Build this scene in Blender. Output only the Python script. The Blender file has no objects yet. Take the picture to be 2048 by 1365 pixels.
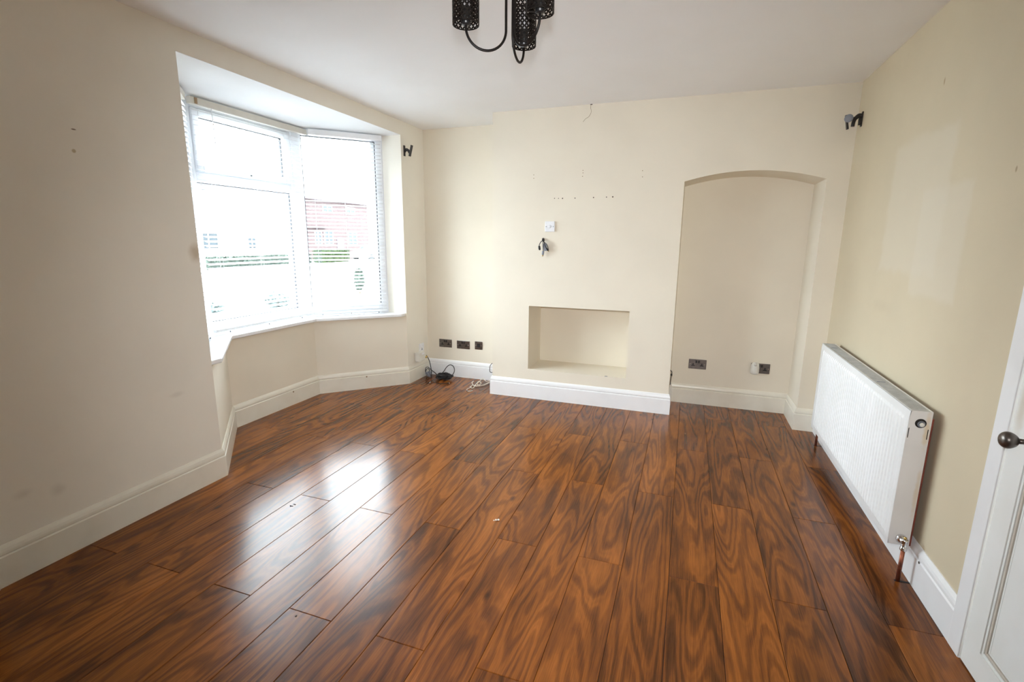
import bpy, bmesh, math, random
from mathutils import Vector, Matrix
import numpy as np
random.seed(7)
S = bpy.context.scene
COL = S.collection

# ------------------------------------------------------------------ camera, sky, exposure
W, HH, F = 2048, 1365, 983.4367
CR = np.array([[0.94202402, 0.33542668, 0.00892647],
               [-0.0751154, 0.18487971, 0.9798863],
               [-0.32702969, 0.92374695, -0.19935684]])
CP = np.array([0., 0., 1.4135])
cd = bpy.data.cameras.new('camera'); cam = bpy.data.objects.new('camera', cd); COL.objects.link(cam)
cd.sensor_width = 36.0; cd.sensor_fit = 'HORIZONTAL'; cd.lens = F * 36.0 / W
cd.clip_start = 0.02; cd.clip_end = 500
m = Matrix.Identity(4)
for i in range(3):
    m[i][0] = CR[0][i]; m[i][1] = CR[1][i]; m[i][2] = -CR[2][i]; m[i][3] = CP[i]
cam.matrix_world = m
S.camera = cam

wd = bpy.data.worlds.new('overcast_sky'); S.world = wd; wd.use_nodes = True
SKY = 24.0
bg = wd.node_tree.nodes['Background']; bg.inputs[0].default_value = (0.82, 0.93, 1.0, 1); bg.inputs[1].default_value = SKY
S.view_settings.view_transform = 'Standard'; S.view_settings.look = 'None'
S.view_settings.gamma = 1.0; S.view_settings.use_curve_mapping = False
S.view_settings.exposure = 0.0
S.cycles.max_bounces = 12; S.cycles.diffuse_bounces = 8; S.cycles.glossy_bounces = 4
S.cycles.transparent_max_bounces = 16; S.cycles.use_denoising = True
S.cycles.sample_clamp_indirect = 12.0

# the photographer's flash on the camera's shoe, its cone narrower than the lens sees
fd = bpy.data.lights.new('camera_flash', 'SPOT'); fd.energy = 258; fd.spot_size = math.radians(101); fd.spot_blend = 1.0
fd.shadow_soft_size = 0.03; fd.color = (0.97, 0.985, 1.0)
fo = bpy.data.objects.new('camera_flash', fd); COL.objects.link(fo)
fm = m.copy(); fm.translation = Vector((CP[0], CP[1], CP[2])) + Vector(CR[1]) * 0.13
fdir = Vector(CR.T @ np.array([(1085 - W / 2) / F, -(735 - HH / 2) / F, 1.0]))      # aimed at the chimney breast
fo.matrix_world = Matrix.Translation(fm.translation) @ fdir.to_track_quat('-Z', 'Y').to_matrix().to_4x4()

def px(u, v, ax, val):
    """where the line of sight through an image point meets the plane axis = val"""
    d = CR.T @ np.array([(u - W / 2) / F, -(v - HH / 2) / F, 1.0])
    return Vector(CP + d * (val - CP[ax]) / d[ax])

# ------------------------------------------------------------------ dimensions (metres)
XL, XR, YC, YA, YB, H = -2.566, 1.0056, 4.1404, 4.556, 4.521, 2.478
XCL, XCR, XAR = -1.6577, -0.0782, 0.868
ZH, Y1, Y2 = 2.3555, 2.028, 4.147
BX, BY1, BY2 = -3.165, 2.63, 3.55          # lower wall of the bay
ZS = 0.713                                  # window sill top
NL, NR, NT, NB, NYB = -1.3096, -0.4336, 0.850, 0.2725, 4.525
YF = -1.50                                  # wall behind the viewer
DX, DY0, DY1, DH = 0.992, 1.135, 1.900, 1.99  # door face, sides, height
GZ = -0.4                                   # street level

# ------------------------------------------------------------------ materials
def mat(name, color, rough=0.5, metal=0.0, spec=0.5, coat=0.0):
    k = bpy.data.materials.new(name); k.use_nodes = True
    b = k.node_tree.nodes['Principled BSDF']
    b.inputs['Base Color'].default_value = (*color, 1); b.inputs['Roughness'].default_value = rough
    b.inputs['Metallic'].default_value = metal; b.inputs['Specular IOR Level'].default_value = spec
    b.inputs['Coat Weight'].default_value = coat
    return k
def N(k, t, **kw):
    n = k.node_tree.nodes.new(t)
    for a, v in kw.items(): setattr(n, a, v)
    return n
def L(k, a, b): k.node_tree.links.new(a, b)
def vary(k, color2, scale=3.0, lo=0.4, hi=0.65, detail=4, bump=0.0, bscale=120, coords='Object'):
    """mottle the base colour with a second tone and add fine relief"""
    b = k.node_tree.nodes['Principled BSDF']
    c1 = tuple(b.inputs['Base Color'].default_value)
    tc = N(k, 'ShaderNodeTexCoord'); nz = N(k, 'ShaderNodeTexNoise')
    nz.inputs['Scale'].default_value = scale; nz.inputs['Detail'].default_value = detail
    L(k, tc.outputs[coords], nz.inputs['Vector'])
    r = N(k, 'ShaderNodeMapRange'); r.inputs['From Min'].default_value = lo; r.inputs['From Max'].default_value = hi
    L(k, nz.outputs['Fac'], r.inputs['Value'])
    mx = N(k, 'ShaderNodeMix', data_type='RGBA'); mx.inputs[6].default_value = c1; mx.inputs[7].default_value = (*color2, 1)
    L(k, r.outputs['Result'], mx.inputs[0]); L(k, mx.outputs[2], b.inputs['Base Color'])
    if bump:
        n2 = N(k, 'ShaderNodeTexNoise'); n2.inputs['Scale'].default_value = bscale; n2.inputs['Detail'].default_value = 3
        L(k, tc.outputs[coords], n2.inputs['Vector'])
        bp = N(k, 'ShaderNodeBump'); bp.inputs['Strength'].default_value = bump; bp.inputs['Distance'].default_value = 0.002
        L(k, n2.outputs['Fac'], bp.inputs['Height']); L(k, bp.outputs['Normal'], b.inputs['Normal'])
    return mx
def blob(k, mx, centre, size, color, amount, hard=0.5, wob=0.35, wscale=14, square=False):
    """a stain with its own place and outline on a surface (metres)"""
    g = N(k, 'ShaderNodeNewGeometry'); nz = N(k, 'ShaderNodeTexNoise'); nz.inputs['Scale'].default_value = wscale
    L(k, g.outputs['Position'], nz.inputs['Vector'])
    s = N(k, 'ShaderNodeVectorMath', operation='SUBTRACT'); L(k, g.outputs['Position'], s.inputs[0]); s.inputs[1].default_value = centre
    d = N(k, 'ShaderNodeVectorMath', operation='DIVIDE'); L(k, s.outputs[0], d.inputs[0]); d.inputs[1].default_value = size
    if square:
        ab = N(k, 'ShaderNodeVectorMath', operation='ABSOLUTE'); L(k, d.outputs[0], ab.inputs[0]); sx = N(k, 'ShaderNodeSeparateXYZ'); L(k, ab.outputs[0], sx.inputs[0])
        ln = N(k, 'ShaderNodeMath', operation='MAXIMUM'); L(k, sx.outputs[1], ln.inputs[0]); L(k, sx.outputs[2], ln.inputs[1])
    else:
        ln = N(k, 'ShaderNodeVectorMath', operation='LENGTH'); L(k, d.outputs[0], ln.inputs[0])
    a = N(k, 'ShaderNodeMath', operation='MULTIPLY_ADD'); L(k, nz.outputs['Fac'], a.inputs[0]); a.inputs[1].default_value = wob * 2
    L(k, ln.outputs[0 if square else 1], a.inputs[2])
    r = N(k, 'ShaderNodeMapRange'); r.interpolation_type = 'SMOOTHSTEP'
    r.inputs['From Min'].default_value = 1.0 + wob; r.inputs['From Max'].default_value = max(0.0, 1.0 + wob - hard)
    r.inputs['To Max'].default_value = amount
    L(k, a.outputs[0], r.inputs['Value'])
    b = k.node_tree.nodes['Principled BSDF']
    m2 = N(k, 'ShaderNodeMix', data_type='RGBA'); L(k, mx.outputs[2], m2.inputs[6]); m2.inputs[7].default_value = (*color, 1)
    L(k, r.outputs['Result'], m2.inputs[0]); L(k, m2.outputs[2], b.inputs['Base Color'])
    return m2

CREAM = (0.805, 0.745, 0.63)
M = {}
def wall_mat(name, c=CREAM, c2=None):
    k = mat(name, c, 0.75, spec=0.25)
    return k, vary(k, c2 or tuple(x * 0.95 for x in c), 2.2, 0.35, 0.7, 5, 0.10, 160)
M['cream'], _ = wall_mat('cream_paint')
M['cream_left'], mx = wall_mat('cream_paint_smudged', (0.84, 0.80, 0.715))
mx = blob(M['cream_left'], mx, (XL, 2.01, 1.335), (.05, .05, .075), (.42, .30, .16), .6, .9)
mx = blob(M['cream_left'], mx, (XL, 1.495, 1.782), (.05, .010, .010), (.45, .36, .20), .8, .5)
mx = blob(M['cream_left'], mx, (XL, 1.507, 1.873), (.05, .012, .004), (.22, .16, .11), .9, .5)
mx = blob(M['cream_left'], mx, (XL, 1.80, 0.58), (.05, .06, .02), (.50, .45, .38), .25, .9)
mx = blob(M['cream_left'], mx, (XL, 1.22, 0.31), (.05, .04, .04), (.45, .40, .33), .30, 1.0)
mx = blob(M['cream_left'], mx, (XL, 1.10, 0.35), (.05, .05, .03), (.45, .40, .33), .25, 1.0)
M['cream_right'], mx = wall_mat('cream_paint_patched', (0.645, 0.558, 0.405))
for c, s_ in (((XR, 2.98, 1.60), (.3, .36, .35)), ((XR, 2.66, 1.42), (.3, .24, .26))):
    mx = blob(M['cream_right'], mx, c, s_, (.68, .615, .50), .5, .16, .10, 9, True)
mx = blob(M['cream_right'], mx, (XR, 2.2, 0.9), (.3, .09, .45), (.62, .53, .39), .35, .9, .3, 6)
mx = blob(M['cream_right'], mx, (XR, 3.2, 1.08), (.3, .22, .06), (.57, .485, .35), .45, 1.0)
mx = blob(M['cream_right'], mx, (XR, 2.866, 2.124), (.3, .010, .022), (.40, .28, .16), .8, .6)
mx = blob(M['cream_right'], mx, (XR, 2.186, 1.665), (.3, .008, .014), (.35, .26, .16), .8, .6)
M['hall'] = mat('hall_light_soak', (0.32, 0.29, 0.25), 0.8); vary(M['hall'], (0.28, 0.25, 0.21), 3)  # unseen added hall, dark so less light returns near the viewer
M['ceiling'], _ = wall_mat('ceiling_white', (0.90, 0.905, 0.915), (0.88, 0.88, 0.885))
M['soffit'], _ = wall_mat('soffit_white', (0.84, 0.845, 0.85))
M['gloss'] = mat('gloss_ivory', (0.80, 0.765, 0.67), 0.32); vary(M['gloss'], (0.74, 0.70, 0.60), 6, .45, .75)
M['gloss_white'] = mat('gloss_white', (0.86, 0.865, 0.88), 0.30); vary(M['gloss_white'], (0.80, 0.80, 0.81), 5, .5, .8)
M['sill'] = mat('sill_white', (0.86, 0.87, 0.88), 0.25); vary(M['sill'], (0.82, 0.83, 0.85), 9)
M['upvc'] = mat('white_plastic_frame', (0.84, 0.86, 0.89), 0.35); vary(M['upvc'], (0.80, 0.82, 0.86), 4)
M['blind'] = mat('white_blind', (0.85, 0.86, 0.88), 0.4); vary(M['blind'], (0.80, 0.81, 0.83), 8)
M['blind_rail'] = mat('ivory_blind_rail', (0.72, 0.69, 0.62), 0.4); vary(M['blind_rail'], (0.68, 0.65, 0.58), 8)
M['seal'] = mat('black_gasket', (0.03, 0.03, 0.035), 0.6); vary(M['seal'], (0.05, 0.05, 0.055), 20)
M['black_metal'] = mat('black_metal', (0.007, 0.005, 0.0045), 0.45, 0.0, 0.25); vary(M['black_metal'], (0.012, 0.009, 0.007), 30)
M['black_plastic'] = mat('black_plastic', (0.012, 0.012, 0.013), 0.35); vary(M['black_plastic'], (0.02, 0.02, 0.022), 30)
M['grey_plastic'] = mat('grey_plastic', (0.24, 0.26, 0.30), 0.4); vary(M['grey_plastic'], (0.2, 0.22, 0.27), 30)
M['white_plastic'] = mat('white_plastic', (0.83, 0.84, 0.87), 0.35); vary(M['white_plastic'], (0.79, 0.80, 0.84), 20)
M['offwhite'] = mat('aged_white_plastic', (0.74, 0.73, 0.68), 0.4); vary(M['offwhite'], (0.68, 0.66, 0.60), 20)
M['nickel'] = mat('black_nickel', (0.22, 0.20, 0.185), 0.28, 0.95); vary(M['nickel'], (0.18, 0.16, 0.15), 40)
M['chrome'] = mat('chrome', (0.75, 0.75, 0.76), 0.12, 1.0); vary(M['chrome'], (0.62, 0.62, 0.63), 40)
M['brass'] = mat('brass', (0.70, 0.50, 0.18), 0.25, 1.0); vary(M['brass'], (0.55, 0.38, 0.14), 40)
M['copper'] = mat('aged_copper', (0.30, 0.10, 0.055), 0.4, 0.7); vary(M['copper'], (0.16, 0.06, 0.04), 40)
M['pewter'] = mat('pewter_knob', (0.17, 0.15, 0.135), 0.33, 0.9); vary(M['pewter'], (0.12, 0.10, 0.09), 40)
M['rad'] = mat('radiator_enamel', (0.84, 0.85, 0.86), 0.35); vary(M['rad'], (0.81, 0.82, 0.82), 6)
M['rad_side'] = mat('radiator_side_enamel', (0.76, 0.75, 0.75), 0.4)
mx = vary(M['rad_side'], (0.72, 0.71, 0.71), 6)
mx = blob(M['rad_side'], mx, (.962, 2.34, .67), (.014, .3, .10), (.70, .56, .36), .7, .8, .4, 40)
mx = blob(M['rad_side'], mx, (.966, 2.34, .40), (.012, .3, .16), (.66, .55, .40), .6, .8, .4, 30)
M['grille'] = mat('grey_grille', (0.50, 0.505, 0.50), 0.45); vary(M['grille'], (0.42, 0.425, 0.42), 25)
M['rust'] = mat('red_oxide_edge', (0.22, 0.05, 0.03), 0.7); vary(M['rust'], (0.14, 0.035, 0.025), 20)
M['dark'] = mat('dark_gap', (0.02, 0.017, 0.015), 0.9); vary(M['dark'], (0.03, 0.025, 0.02), 10)
M['hole'] = mat('drilled_hole', (0.05, 0.035, 0.025), 0.9); vary(M['hole'], (0.08, 0.05, 0.03), 200)
M['filler'] = mat('dowel_plug', (0.36, 0.25, 0.15), 0.8); vary(M['filler'], (0.28, 0.19, 0.11), 200)
M['crackfill'] = mat('crack_edge', (0.30, 0.22, 0.13), 0.9); vary(M['crackfill'], (0.42, 0.32, 0.2), 40)
M['door'] = mat('door_ivory', (0.85, 0.86, 0.85), 0.35)
mx = vary(M['door'], (0.82, 0.825, 0.80), 5)
blob(M['door'], mx, (DX, 1.87, 0.95), (.3, .03, .16), (.56, .47, .35), .55, .9)
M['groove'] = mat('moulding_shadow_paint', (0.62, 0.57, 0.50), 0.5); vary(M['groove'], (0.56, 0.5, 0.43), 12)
M['cablewhite'] = mat('white_cable', (0.78, 0.74, 0.66), 0.4); vary(M['cablewhite'], (0.70, 0.60, 0.48), 30)
M['bulb'] = mat('opal_bulb', (0.62, 0.60, 0.62), 0.2); vary(M['bulb'], (0.58, 0.56, 0.58), 20)

# window glass: clear with a little reflection
g = bpy.data.materials.new('window_glass'); g.use_nodes = True; nt = g.node_tree; nt.nodes.clear()
o_ = nt.nodes.new('ShaderNodeOutputMaterial'); mxs = nt.nodes.new('ShaderNodeMixShader'); tr = nt.nodes.new('ShaderNodeBsdfTransparent')
gl = nt.nodes.new('ShaderNodeBsdfGlossy'); gl.inputs['Roughness'].default_value = 0.02; fr = nt.nodes.new('ShaderNodeFresnel'); fr.inputs['IOR'].default_value = 1.45
tr.inputs[0].default_value = (0.97, 0.985, 0.98, 1)
nt.links.new(fr.outputs[0], mxs.inputs[0]); nt.links.new(tr.outputs[0], mxs.inputs[1]); nt.links.new(gl.outputs[0], mxs.inputs[2]); nt.links.new(mxs.outputs[0], o_.inputs[0])
M['glass'] = g

# walnut laminate: figure laid out per board from the board's own coordinates
k = mat('walnut_laminate', (0.2, 0.08, 0.03), 0.24, spec=0.28); M['wood'] = k
b = k.node_tree.nodes['Principled BSDF']
tc = N(k, 'ShaderNodeTexCoord'); oi = N(k, 'ShaderNodeObjectInfo')
rv = N(k, 'ShaderNodeMath', operation='MULTIPLY'); L(k, oi.outputs['Random'], rv.inputs[0]); rv.inputs[1].default_value = 97.0
cx = N(k, 'ShaderNodeCombineXYZ'); L(k, rv.outputs[0], cx.inputs['Z']); L(k, rv.outputs[0], cx.inputs['Y'])
ad = N(k, 'ShaderNodeVectorMath', operation='ADD'); L(k, tc.outputs['Object'], ad.inputs[0]); L(k, cx.outputs[0], ad.inputs[1])
def scaled(v, s):
    q = N(k, 'ShaderNodeVectorMath', operation='MULTIPLY'); L(k, v, q.inputs[0]); q.inputs[1].default_value = s; return q.outputs[0]
n1 = N(k, 'ShaderNodeTexNoise'); n1.inputs['Scale'].default_value = 1.0; n1.inputs['Detail'].default_value = 1.2; n1.inputs['Distortion'].default_value = 0.35
n1.inputs['Roughness'].default_value = 0.4
L(k, scaled(ad.outputs[0], (7.0, 0.95, 1.0)), n1.inputs['Vector'])
ring = N(k, 'ShaderNodeMath', operation='MULTIPLY'); L(k, n1.outputs['Fac'], ring.inputs[0]); ring.inputs[1].default_value = 70.0
n3 = N(k, 'ShaderNodeTexNoise'); n3.inputs['Scale'].default_value = 1.0; n3.inputs['Detail'].default_value = 4
L(k, scaled(ad.outputs[0], (45, 9, 1)), n3.inputs['Vector'])
r2 = N(k, 'ShaderNodeMath', operation='MULTIPLY_ADD'); L(k, n3.outputs['Fac'], r2.inputs[0]); r2.inputs[1].default_value = 3.5; L(k, ring.outputs[0], r2.inputs[2])
sn = N(k, 'ShaderNodeMath', operation='SINE'); L(k, r2.outputs[0], sn.inputs[0])
s01 = N(k, 'ShaderNodeMapRange'); s01.inputs['From Min'].default_value = -1; s01.inputs['From Max'].default_value = 1; L(k, sn.outputs[0], s01.inputs['Value'])
pw = N(k, 'ShaderNodeMath', operation='POWER'); L(k, s01.outputs[0], pw.inputs[0]); pw.inputs[1].default_value = 0.42
n4 = N(k, 'ShaderNodeTexNoise'); n4.inputs['Scale'].default_value = 1.0; n4.inputs['Detail'].default_value = 6; n4.inputs['Roughness'].default_value = 0.65
L(k, scaled(ad.outputs[0], (260, 6, 1)), n4.inputs['Vector'])
n5 = N(k, 'ShaderNodeTexNoise'); n5.inputs['Scale'].default_value = 1.0; n5.inputs['Detail'].default_value = 3
L(k, scaled(ad.outputs[0], (9, 1.8, 1)), n5.inputs['Vector'])
f1 = N(k, 'ShaderNodeMath', operation='MULTIPLY_ADD'); L(k, pw.outputs[0], f1.inputs[0]); f1.inputs[1].default_value = 0.20
f2 = N(k, 'ShaderNodeMath', operation='MULTIPLY'); L(k, n4.outputs['Fac'], f2.inputs[0]); f2.inputs[1].default_value = 0.46; L(k, f2.outputs[0], f1.inputs[2])
f3 = N(k, 'ShaderNodeMath', operation='MULTIPLY_ADD'); L(k, n5.outputs['Fac'], f3.inputs[0]); f3.inputs[1].default_value = 0.58; fr_ = N(k, 'ShaderNodeMath', operation='MULTIPLY'); L(k, r2.outputs[0], fr_.inputs[0]); fr_.inputs[1].default_value = 3.0
fs_ = N(k, 'ShaderNodeMath', operation='SINE'); L(k, fr_.outputs[0], fs_.inputs[0])
fp_ = N(k, 'ShaderNodeMapRange'); fp_.inputs['From Min'].default_value = -1.0; fp_.inputs['From Max'].default_value = 1.0; L(k, fs_.outputs[0], fp_.inputs['Value'])
fq_ = N(k, 'ShaderNodeMath', operation='MULTIPLY_ADD'); L(k, fp_.outputs[0], fq_.inputs[0]); fq_.inputs[1].default_value = 0.05; L(k, f1.outputs[0], fq_.inputs[2])
L(k, fq_.outputs[0], f3.inputs[2])
f4 = N(k, 'ShaderNodeMath', operation='MULTIPLY_ADD'); L(k, oi.outputs['Random'], f4.inputs[0]); f4.inputs[1].default_value = 0.14; L(k, f3.outputs[0], f4.inputs[2])
cr = N(k, 'ShaderNodeValToRGB'); L(k, f4.outputs[0], cr.inputs[0])
mr = N(k, 'ShaderNodeMapRange'); mr.inputs['From Min'].default_value = 0.46; mr.inputs['From Max'].default_value = 1.06
L(k, f4.outputs[0], mr.inputs['Value']); L(k, mr.outputs[0], cr.inputs[0])
e = cr.color_ramp.elements
e[0].position = 0.0; e[0].color = (0.050, 0.0160, 0.0048, 1)
e[1].position = 1.0; e[1].color = (0.41, 0.137, 0.025, 1)
for p_, c_ in ((0.28, (0.110, 0.036, 0.0095, 1)), (0.55, (0.212, 0.066, 0.0120, 1)), (0.78, (0.305, 0.099, 0.0170, 1))):
    q = e.new(p_); q.color = c_
# knots
vo = N(k, 'ShaderNodeTexVoronoi'); vo.inputs['Scale'].default_value = 1.0; L(k, scaled(ad.outputs[0], (5.2, 2.2, 1)), vo.inputs['Vector'])
kr = N(k, 'ShaderNodeMapRange'); kr.inputs['From Min'].default_value = 0.09; kr.inputs['From Max'].default_value = 0.03; kr.inputs['To Max'].default_value = 0.75
L(k, vo.outputs['Distance'], kr.inputs['Value'])
km = N(k, 'ShaderNodeMix', data_type='RGBA'); L(k, kr.outputs[0], km.inputs[0]); L(k, cr.outputs[0], km.inputs[6]); km.inputs[7].default_value = (0.035, 0.014, 0.007, 1)
L(k, km.outputs[2], b.inputs['Base Color'])
rr = N(k, 'ShaderNodeMapRange'); rr.inputs['To Min'].default_value = 0.17; rr.inputs['To Max'].default_value = 0.26; L(k, n4.outputs['Fac'], rr.inputs['Value'])
L(k, rr.outputs[0], b.inputs['Roughness'])
bp = N(k, 'ShaderNodeBump'); bp.inputs['Strength'].default_value = 0.06; bp.inputs['Distance'].default_value = 0.001
L(k, n4.outputs['Fac'], bp.inputs['Height']); L(k, bp.outputs['Normal'], b.inputs['Normal'])

# ------------------------------------------------------------------ mesh helpers
class MB:
    def __init__(s): s.v = []; s.f = []; s.sm = []
    def add(s, vs, fs, smooth=False):
        o = len(s.v); s.v += [tuple(p) for p in vs]; s.f += [tuple(i + o for i in f) for f in fs]; s.sm += [smooth] * len(fs); return s
    def box(s, x0, x1, y0, y1, z0, z1):
        vs = [(x, y, z) for x in (x0, x1) for y in (y0, y1) for z in (z0, z1)]
        return s.add(vs, [(0, 1, 3, 2), (4, 6, 7, 5), (0, 4, 5, 1), (2, 3, 7, 6), (0, 2, 6, 4), (1, 5, 7, 3)])
    def obox(s, c, ax, ay, az, hx, hy, hz):
        c, ax, ay, az = Vector(c), Vector(ax).normalized(), Vector(ay).normalized(), Vector(az).normalized()
        vs = [c + ax * hx * i + ay * hy * j + az * hz * q for i in (-1, 1) for j in (-1, 1) for q in (-1, 1)]
        return s.add(vs, [(0, 1, 3, 2), (4, 6, 7, 5), (0, 4, 5, 1), (2, 3, 7, 6), (0, 2, 6, 4), (1, 5, 7, 3)])
    def prism(s, poly, ax, a0, a1):
        """poly in the other two axes (in x,y,z order), extruded along ax"""
        def p3(p, a): q = [p[0], p[1]]; q.insert(ax, a); return tuple(q)
        n = len(poly)
        return s.add([p3(p, a0) for p in poly] + [p3(p, a1) for p in poly],
                     [tuple(range(n)), tuple(range(2 * n - 1, n - 1, -1))] + [(i, i + n, (i + 1) % n + n, (i + 1) % n) for i in range(n)])
    def tube(s, pts, r, n=8, closed=False):
        pts = [Vector(p) for p in pts]; rings = []
        rs = r if isinstance(r, (list, tuple)) else [r] * len(pts)
        up = None; vs = []
        for i, p in enumerate(pts):
            d = (pts[min(i + 1, len(pts) - 1)] - pts[max(i - 1, 0)]).normalized()
            if up is None: up = d.orthogonal().normalized()
            up = (up - d * up.dot(d)); up = up.normalized() if up.length > 1e-6 else d.orthogonal().normalized()
            w = d.cross(up)
            vs += [p + (up * math.cos(2 * math.pi * j / n) + w * math.sin(2 * math.pi * j / n)) * rs[i] for j in range(n)]
        fs = [(i * n + j, i * n + (j + 1) % n, (i + 1) * n + (j + 1) % n, (i + 1) * n + j) for i in range(len(pts) - 1) for j in range(n)]
        fs += [tuple(range(n - 1, -1, -1)), tuple(range((len(pts) - 1) * n, len(pts) * n))]
        return s.add(vs, fs, True)
    def lathe(s, prof, c, axis, n=20, smooth=True):
        """prof = [(radius, height along axis)...]"""
        a = Vector(axis).normalized(); u = a.orthogonal().normalized(); w = a.cross(u); c = Vector(c); vs = []
        for r, h in prof: vs += [c + a * h + (u * math.cos(2 * math.pi * j / n) + w * math.sin(2 * math.pi * j / n)) * r for j in range(n)]
        fs = [(i * n + j, i * n + (j + 1) % n, (i + 1) * n + (j + 1) % n, (i + 1) * n + j) for i in range(len(prof) - 1) for j in range(n)]
        if prof[0][0] > 1e-6: fs.append(tuple(range(n - 1, -1, -1)))
        if prof[-1][0] > 1e-6: fs.append(tuple(range((len(prof) - 1) * n, len(prof) * n)))
        return s.add(vs, fs, smooth)
    def build(s, name, m, parent=None, origin=None, bevel=0.0, segs=2):
        base = Vector(origin) if origin is not None else (WORLD[parent.name] if parent is not None else Vector((0, 0, 0)))
        me = bpy.data.meshes.new(name); me.from_pydata([tuple(Vector(p) - base) for p in s.v], [], s.f)
        me.polygons.foreach_set('use_smooth', s.sm); me.validate()
        bm = bmesh.new(); bm.from_mesh(me); bmesh.ops.recalc_face_normals(bm, faces=bm.faces)
        if bevel:
            es = [e_ for e_ in bm.edges if len(e_.link_faces) == 2 and e_.calc_face_angle(0) > 0.6]
            bmesh.ops.bevel(bm, geom=es, offset=bevel, segments=segs, profile=0.5, affect='EDGES', clamp_overlap=True)
        bm.to_mesh(me); bm.free()
        me.materials.append(m)
        o = bpy.data.objects.new(name, me); COL.objects.link(o)
        if parent is not None:
            o.parent = parent; o.location = base - WORLD[parent.name]
        else: o.location = base
        WORLD[o.name] = base.copy()
        return o
WORLD = {}
def thing(name, loc, label=None, cat=None, group=None, kind=None, parent=None):
    o = bpy.data.objects.new(name, None); COL.objects.link(o); o.location = loc; o.empty_display_size = 0.1
    WORLD[o.name] = Vector(loc); tag(o, label, cat, group, kind); return o
def tag(o, label=None, cat=None, group=None, kind=None):
    for a, v in (('label', label), ('category', cat), ('group', group), ('kind', kind)):
        if v: o[a] = v
    return o
def struct(name, mb, m, **kw): return tag(mb.build(name, m, **kw), kind='structure')
def copy_child(src, parent, dloc):
    o = src.copy(); COL.objects.link(o); o.parent = parent; o.location = dloc; WORLD[o.name] = WORLD[parent.name] + Vector(dloc); return o
def spline(pts, n=8):
    P = [Vector(p) for p in pts]; P = [P[0] * 2 - P[1]] + P + [P[-1] * 2 - P[-2]]; out = []
    for i in range(1, len(P) - 2):
        for j in range(n):
            t = j / n; a, b_, c, d = P[i - 1:i + 3]
            out.append(0.5 * ((2 * b_) + (c - a) * t + (2 * a - 5 * b_ + 4 * c - d) * t * t + (3 * b_ - a - 3 * c + d) * t ** 3))
    return out + [P[-2]]

# ------------------------------------------------------------------ the room shell
wl = MB()
HY0, HY1, HZ = .03, .955, 2.04              # doorway on the left, unseen; dark hall behind added to cut bounced light
wl.box(XL - .2, XL, HY1, Y1, 0, H); wl.box(XL - .2, XL, YF - .1, HY0, 0, H); wl.box(XL - .2, XL, HY0, HY1, HZ, H); wl.box(XL - .2, XL, Y2, YA + .15, 0, H); wl.box(XL - .2, XL, Y1, Y2, ZH, H)
struct('wall_left', wl, M['cream_left'])
wb = MB()
wb.prism([(XL, Y1 - .0), (BX, BY1), (BX, BY2), (XL, Y2), (XL - .1, Y2 + .12), (BX - .22, BY2 + .10), (BX - .22, BY1 - .10), (XL - .1, Y1 - .12)], 2, 0, ZS - .03)
struct('wall_bay', wb, M['cream'])
wk = MB(); wk.box(XL - .2, XCL + .02, YA, YA + .15, 0, H); wk.box(XCL + .02, XR + .15, 4.535, 4.7, 0, H); wk.box(XCR - .1, XR + .15, YB, 4.535, 0, H)
struct('wall_back', wk, M['cream'])
wc = MB()
wc.box(XCL, NL, YC, YA, 0, H); wc.box(NR, XCR, YC, YA, 0, H); wc.box(NL, NR, YC, YA, 0, NB); wc.box(NL, NR, YC, YA, NT, H)
wc.box(NL, NR, NYB, YA, NB, NT)
# segmental arch over the recess, pier on its right
ZL, ZA, ZR, n = 1.871, 1.936, 1.862, 18
arch = []
for i in range(n + 1):
    t = i / n; base = ZL + (ZR - ZL) * t
    arch.append((XCR + (XAR - XCR) * t, base + (ZA - (ZL + ZR) / 2) * (1 - (2 * t - 1) ** 2)))
for (xa, za), (xb, zb) in zip(arch, arch[1:]): wc.prism([(xa, za), (xb, zb), (xb, H), (xa, H)], 1, YC, YB + .02)
wc.box(XAR, XR, YC, YB + .02, 0, H)
wall_chimney = struct('wall_chimney', wc, M['cream'])
wr = MB()
wr.box(XR, XR + .14, DY1 + .004, YB + .1, 0, H); wr.box(XR, XR + .14, YF - .1, DY0 - .004, 0, H); wr.box(XR, XR + .14, DY0 - .004, DY1 + .004, DH + .004, H)
wall_right = struct('wall_right', wr, M['cream_right'])
struct('wall_front', MB().box(XL - .2, XR + .14, YF - .15, YF, 0, H), M['cream'])
hall = MB(); hall.box(XL - 1.3, XL - 1.2, YF, 1.6, -.1, H); hall.box(XL - 1.2, XL - .2, 1.5, 1.6, -.1, H); hall.box(XL - 1.2, XL - .2, YF - .1, YF, -.1, H); hall.box(XL - 1.3, XL - .2, YF, 1.6, H, H + .1); hall.box(XL - 1.3, XL - .2, YF, 1.6, -.1, 0)
struct('wall_added_hall', hall, M['hall'])
ceiling = struct('ceiling', MB().box(XL - .2, XR + .14, YF - .15, YA + .15, H, H + .15), M['ceiling'])
sof = MB(); sof.prism([(XL - .2, Y1 - .0), (XL - .2, Y2 + .0), (XL - .2 - .06, Y2 + .06), (-3.42, 3.66), (-3.42, 2.52), (XL - .26, Y1 - .06)], 2, ZH, ZH + .12)
sof.box(XL - .2, XL, Y1, Y2, ZH - .0006, ZH)
sof.build('bay_soffit', M['soffit'], ceiling)

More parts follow.
